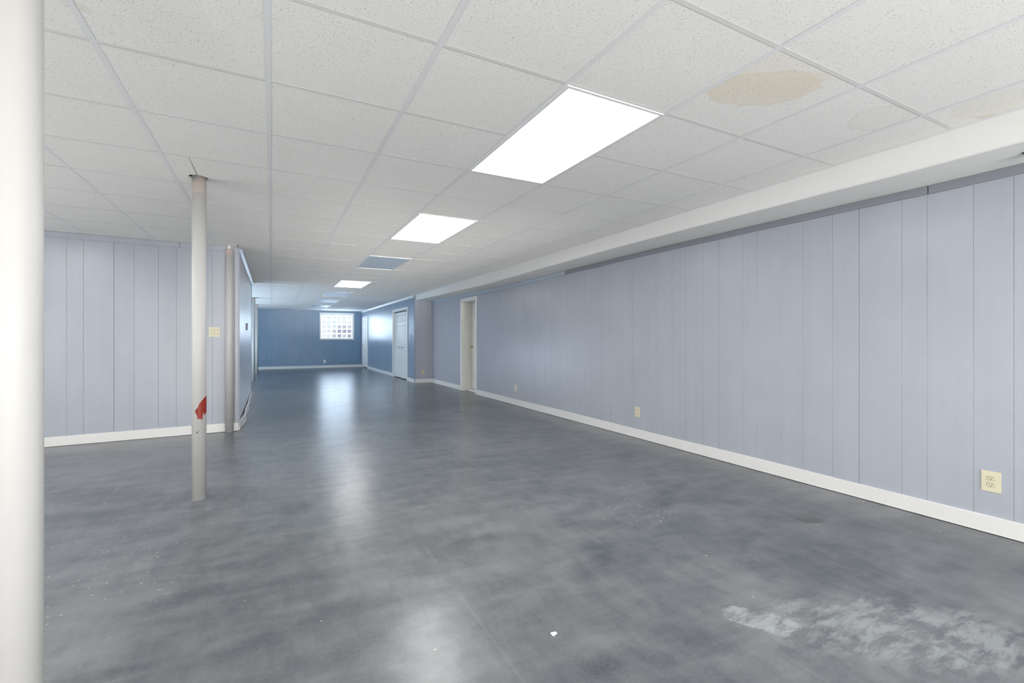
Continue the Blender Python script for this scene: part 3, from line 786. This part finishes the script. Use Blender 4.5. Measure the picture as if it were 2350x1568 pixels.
# torn paint patch on the second post: outline wrapped round the shaft
poly = [(372, 255), (392, 262), (392, 452), (372, 460), (366, 462), (361, 478), (352, 478), (350, 458), (341, 456), (338, 470), (335, 500), (332, 540), (322, 524), (300, 522), (278, 518), (280, 490), (268, 462), (259, 440), (257, 424), (268, 404), (284, 386), (290, 366), (300, 340), (318, 316), (340, 290), (356, 272)]
def inside(x, y):
    c = False; n = len(poly)
    for k in range(n):
        (xa, ya), (xb, yb) = poly[k], poly[(k+1) % n]
        if (ya > y) != (yb > y) and x < (xb-xa)*(y-ya)/(yb-ya)+xa: c = not c
    return c
dpt = PX*SN+4.04*CN; view = math.atan2(-4.04, -PX)      # direction from post to camera
b = bmesh.new(); cols_ = 44; rows_ = 90; vt = {}
def vtx(ci, ri):
    if (ci, ri) not in vt:
        x = 250+(392-250)*ci/cols_; y = 250+(545-250)*ri/rows_
        tt = (x-298.5)/76.5; th = math.asin(max(-1, min(1, tt*0.985))) if tt <= 1 else math.pi/2+(tt-1)*1.2
        a = view+th; vpx = 860+y/5.225; z = H-(vpx-779)/1059*dpt
        vt[(ci, ri)] = b.verts.new((0.0456*math.cos(a), 0.0456*math.sin(a), z))
    return vt[(ci, ri)]
for ci in range(cols_):
    for ri in range(rows_):
        if inside(250+142*(ci+0.5)/cols_, 250+295*(ri+0.5)/rows_): b.faces.new((vtx(ci, ri), vtx(ci, ri+1), vtx(ci+1, ri+1), vtx(ci+1, ri)))
bmesh.ops.recalc_face_normals(b, faces=b.faces)
o = obj('bare_patch', b, M_RED, p2); o['label'] = 'torn patch of bare red primer'
for (px, py, rr, m) in ((276, 684, 0.0045, M_RUSTY), (281, 676, 0.003, M_RUSTY), (291, 663, 0.0022, M_RUSTY), (374, 262, 0.003, M_RUSTY)):
    th = math.asin((px-298.5)/76.5*0.985); a = view+th; z = H-((860+py/5.225)-779)/1059*dpt
    b = bmesh.new(); bmesh.ops.create_icosphere(b, subdivisions=1, radius=rr)
    for v in b.verts: v.co = Vector((v.co.x*0.3, v.co.y, v.co.z*1.5))
    o = obj('paint_chip', b, m, p2); o.location = (0.0452*math.cos(a), 0.0452*math.sin(a), z); o.rotation_euler = (0, 0, a)

# ---------------------------------------------------------------- outlets and switches
def slot(parent, x0, x1, z0, z1, y): return obj('slot', bbox(x0, x1, y, y+0.0012, z0, z1), M_SLOT, parent)
def outlet(loc, rz, mat, w, h, label, detail=True):
    """faces local +y"""
    t = empty('wall_outlet', loc, rz); tag(t, label, 'outlet', 'ivory wall outlets')
    b = bbox(-w/2, w/2, 0, 0.006, -h/2, h/2)
    bmesh.ops.bevel(b, geom=[e for e in b.edges if all(v.co.y > 0.005 for v in e.verts)], offset=0.0028, segments=2, affect='EDGES')
    obj('plate', b, mat, t)
    for s in (1, -1):
        b = bmesh.new(); n = 28; A = []; B = []
        for k in range(n):
            a = 2*math.pi*k/n; xx = 0.0172*math.cos(a); zz = max(-0.0125, min(0.0125, 0.0172*math.sin(a)))+s*0.0195
            A.append(b.verts.new((xx, 0.0062, zz))); B.append(b.verts.new((xx*0.94, 0.0082, s*0.0195+(zz-s*0.0195)*0.94)))
        for k in range(n): b.faces.new((A[k], A[(k+1) % n], B[(k+1) % n], B[k]))
        b.faces.new(B); bmesh.ops.recalc_face_normals(b, faces=b.faces)
        r = obj('receptacle', b, mat, t)
        if detail:
            for sx, hh in ((-0.0065, 0.0085), (0.0065, 0.0065)): slot(r, sx-0.0012, sx+0.0012, s*0.0195+0.004-hh/2, s*0.0195+0.004+hh/2, 0.0078)
            b = bmesh.new(); cyl(b, 0, 0, 0, 0.0012, 0.0026, 12); o = obj('ground_hole', b, M_SLOT, r); o.rotation_euler = (-math.pi/2, 0, 0); o.location = (0, 0.0079, s*0.0195-0.0068)
            # dark shadow gap around the receptacle
            b = bmesh.new(); A = []; B = []
            for k in range(n):
                a = 2*math.pi*k/n; cx_, cz_ = math.cos(a), max(-0.73, min(0.73, math.sin(a)))
                A.append(b.verts.new((0.0184*cx_, 0.0063, s*0.0195+0.0184*cz_))); B.append(b.verts.new((0.0172*cx_, 0.0063, s*0.0195+0.0172*cz_)))
            for k in range(n): b.faces.new((A[k], A[(k+1) % n], B[(k+1) % n], B[k]))
            obj('gap', b, M_RUSTY, r)
    b = bmesh.new(); cyl(b, 0, 0, 0, 0.0015, 0.003, 14); o = obj('screw', b, mat, t); o.rotation_euler = (-math.pi/2, 0, 0); o.location = (0, 0.006, 0)
    return t
RZ = math.pi/2          # local +y -> -x
outlet((XR-0.0005, 1.131, H-0.854), RZ, M_IVORY, 0.087, 0.124, 'large ivory wall outlet at the right edge, low on the panelling')
outlet((XR-0.0005, 4.152, H-0.858), RZ, M_IVORY, 0.074, 0.116, 'ivory wall outlet in the middle of the right wall, beside a dark panel joint')
outlet((XR-0.0005, 7.224, H-0.857), RZ, M_IVORY, 0.074, 0.114, 'small pale wall outlet on the right wall nearest the doorway')
outlet((3.585, YN-0.0005, H-0.885), math.pi, M_BEIGE, 0.074, 0.114, 'beige wall outlet in the niche beside the closet corner')
outlet((1.90, YF-0.0005, H-0.90), math.pi, M_LTPLAS, 0.085, 0.13, 'tiny pale outlet on the far blue wall below the window')
# double rocker switch on the partition
sx = -0.6385; sy = YP+(sx-XS)*(PBx[1]-PA[1])/(PBx[0]-PA[0])
t = empty('light_switch', (sx, sy-0.0005, H+0.092), pang); tag(t, 'ivory double rocker switch plate between the two posts on the left wall', 'switch')
b = bbox(-0.059, 0.059, 0, 0.006, -0.060, 0.060)
bmesh.ops.bevel(b, geom=[e for e in b.edges if all(v.co.y > 0.005 for v in e.verts)], offset=0.003, segments=2, affect='EDGES'); obj('plate', b, M_IVORY, t)
for s in (-1, 1):
    b = bmesh.new(); x0, x1 = s*0.023-0.0165, s*0.023+0.0165
    vs = [b.verts.new(q) for q in ((x0, 0.006, -0.033), (x1, 0.006, -0.033), (x1, 0.006, 0.033), (x0, 0.006, 0.033), (x0, 0.0125, -0.033), (x1, 0.0125, -0.033), (x1, 0.0068, 0.033), (x0, 0.0068, 0.033))]
    for q in ((4, 5, 6, 7), (0, 1, 5, 4), (1, 2, 6, 5), (3, 0, 4, 7)): b.faces.new([vs[k] for k in q])
    bmesh.ops.recalc_face_normals(b, faces=b.faces); r = obj('rocker', b, M_IVORY, t)
    obj('gap', bbox(x0-0.0012, x1+0.0012, 0.0058, 0.0063, -0.0345, 0.0345), M_RUSTY, r)
# grey control on the passage wall
t = empty('thermostat', (XS, 8.72, H+0.207), -RZ); tag(t, 'small grey box on the bright passage wall, left of the far posts', 'thermostat')
obj('housing', bbox(-0.04, 0.04, 0, 0.026, -0.058, 0.058, 0.003), M_GREYP, t); obj('cover_lens', bbox(-0.03, 0.03, 0.026, 0.028, -0.01, 0.04, 0.0008), M_STRIP, t)
# switch beside the bifold doors
t = empty('light_switch', (XC-0.0005, 12.46, H+0.075), RZ); tag(t, 'pale toggle switch plate on the corner beside the bifold doors', 'switch')
obj('plate', bbox(-0.038, 0.038, 0, 0.007, -0.058, 0.058, 0.002), M_STEEL, t)
obj('toggle', bbox(-0.006, 0.006, 0.007, 0.020, -0.013, 0.010, 0.002), M_WHITE, t)
for z in (-0.04, 0.04): obj('screw', bbox(-0.003, 0.003, 0.007, 0.0085, z-0.003, z+0.003, 0.001), M_BLACK, t)
# black bracket under the soffit at the right edge
t = empty('mounting_bracket', (3.625, 0.930, H+1.010)); tag(t, 'black bracket fixed under the white soffit at the far right edge', 'bracket')
obj('base_plate', bbox(-0.03, 0.03, -0.05, 0.012, -0.005, 0.0, 0.001), M_BLACK, t); obj('arm', bbox(-0.012, 0.012, -0.04, 0.004, -0.055, -0.005, 0.002), M_BLACK, t)

# ---------------------------------------------------------------- crumbs on the floor
b = bmesh.new(); bmesh.ops.create_icosphere(b, subdivisions=2, radius=0.0095)
for v in b.verts:
    k = 1+0.40*math.sin(v.co.x*420+v.co.y*330+1)+random.uniform(-0.2, 0.2); v.co *= k; v.co.x *= 1.15; v.co.z = max(-0.004, v.co.z*0.75)
o = obj('plaster_crumb', b, M_CRUMB); o.location = (0.984, 1.536, 0.0042); o.rotation_euler = (0, 0, 0.5)
tag(o, 'white crumb of plaster lying on the grey floor near the camera', 'debris')
b = bmesh.new(); bmesh.ops.create_icosphere(b, subdivisions=1, radius=0.006)
for v in b.verts: v.co *= random.uniform(0.7, 1.2); v.co.z = max(-0.003, v.co.z*0.6)
o = obj('grit', b, M_BLACK); o.location = (2.71, 3.96, 0.003); tag(o, 'tiny black crumb on the floor near the right wall', 'debris')
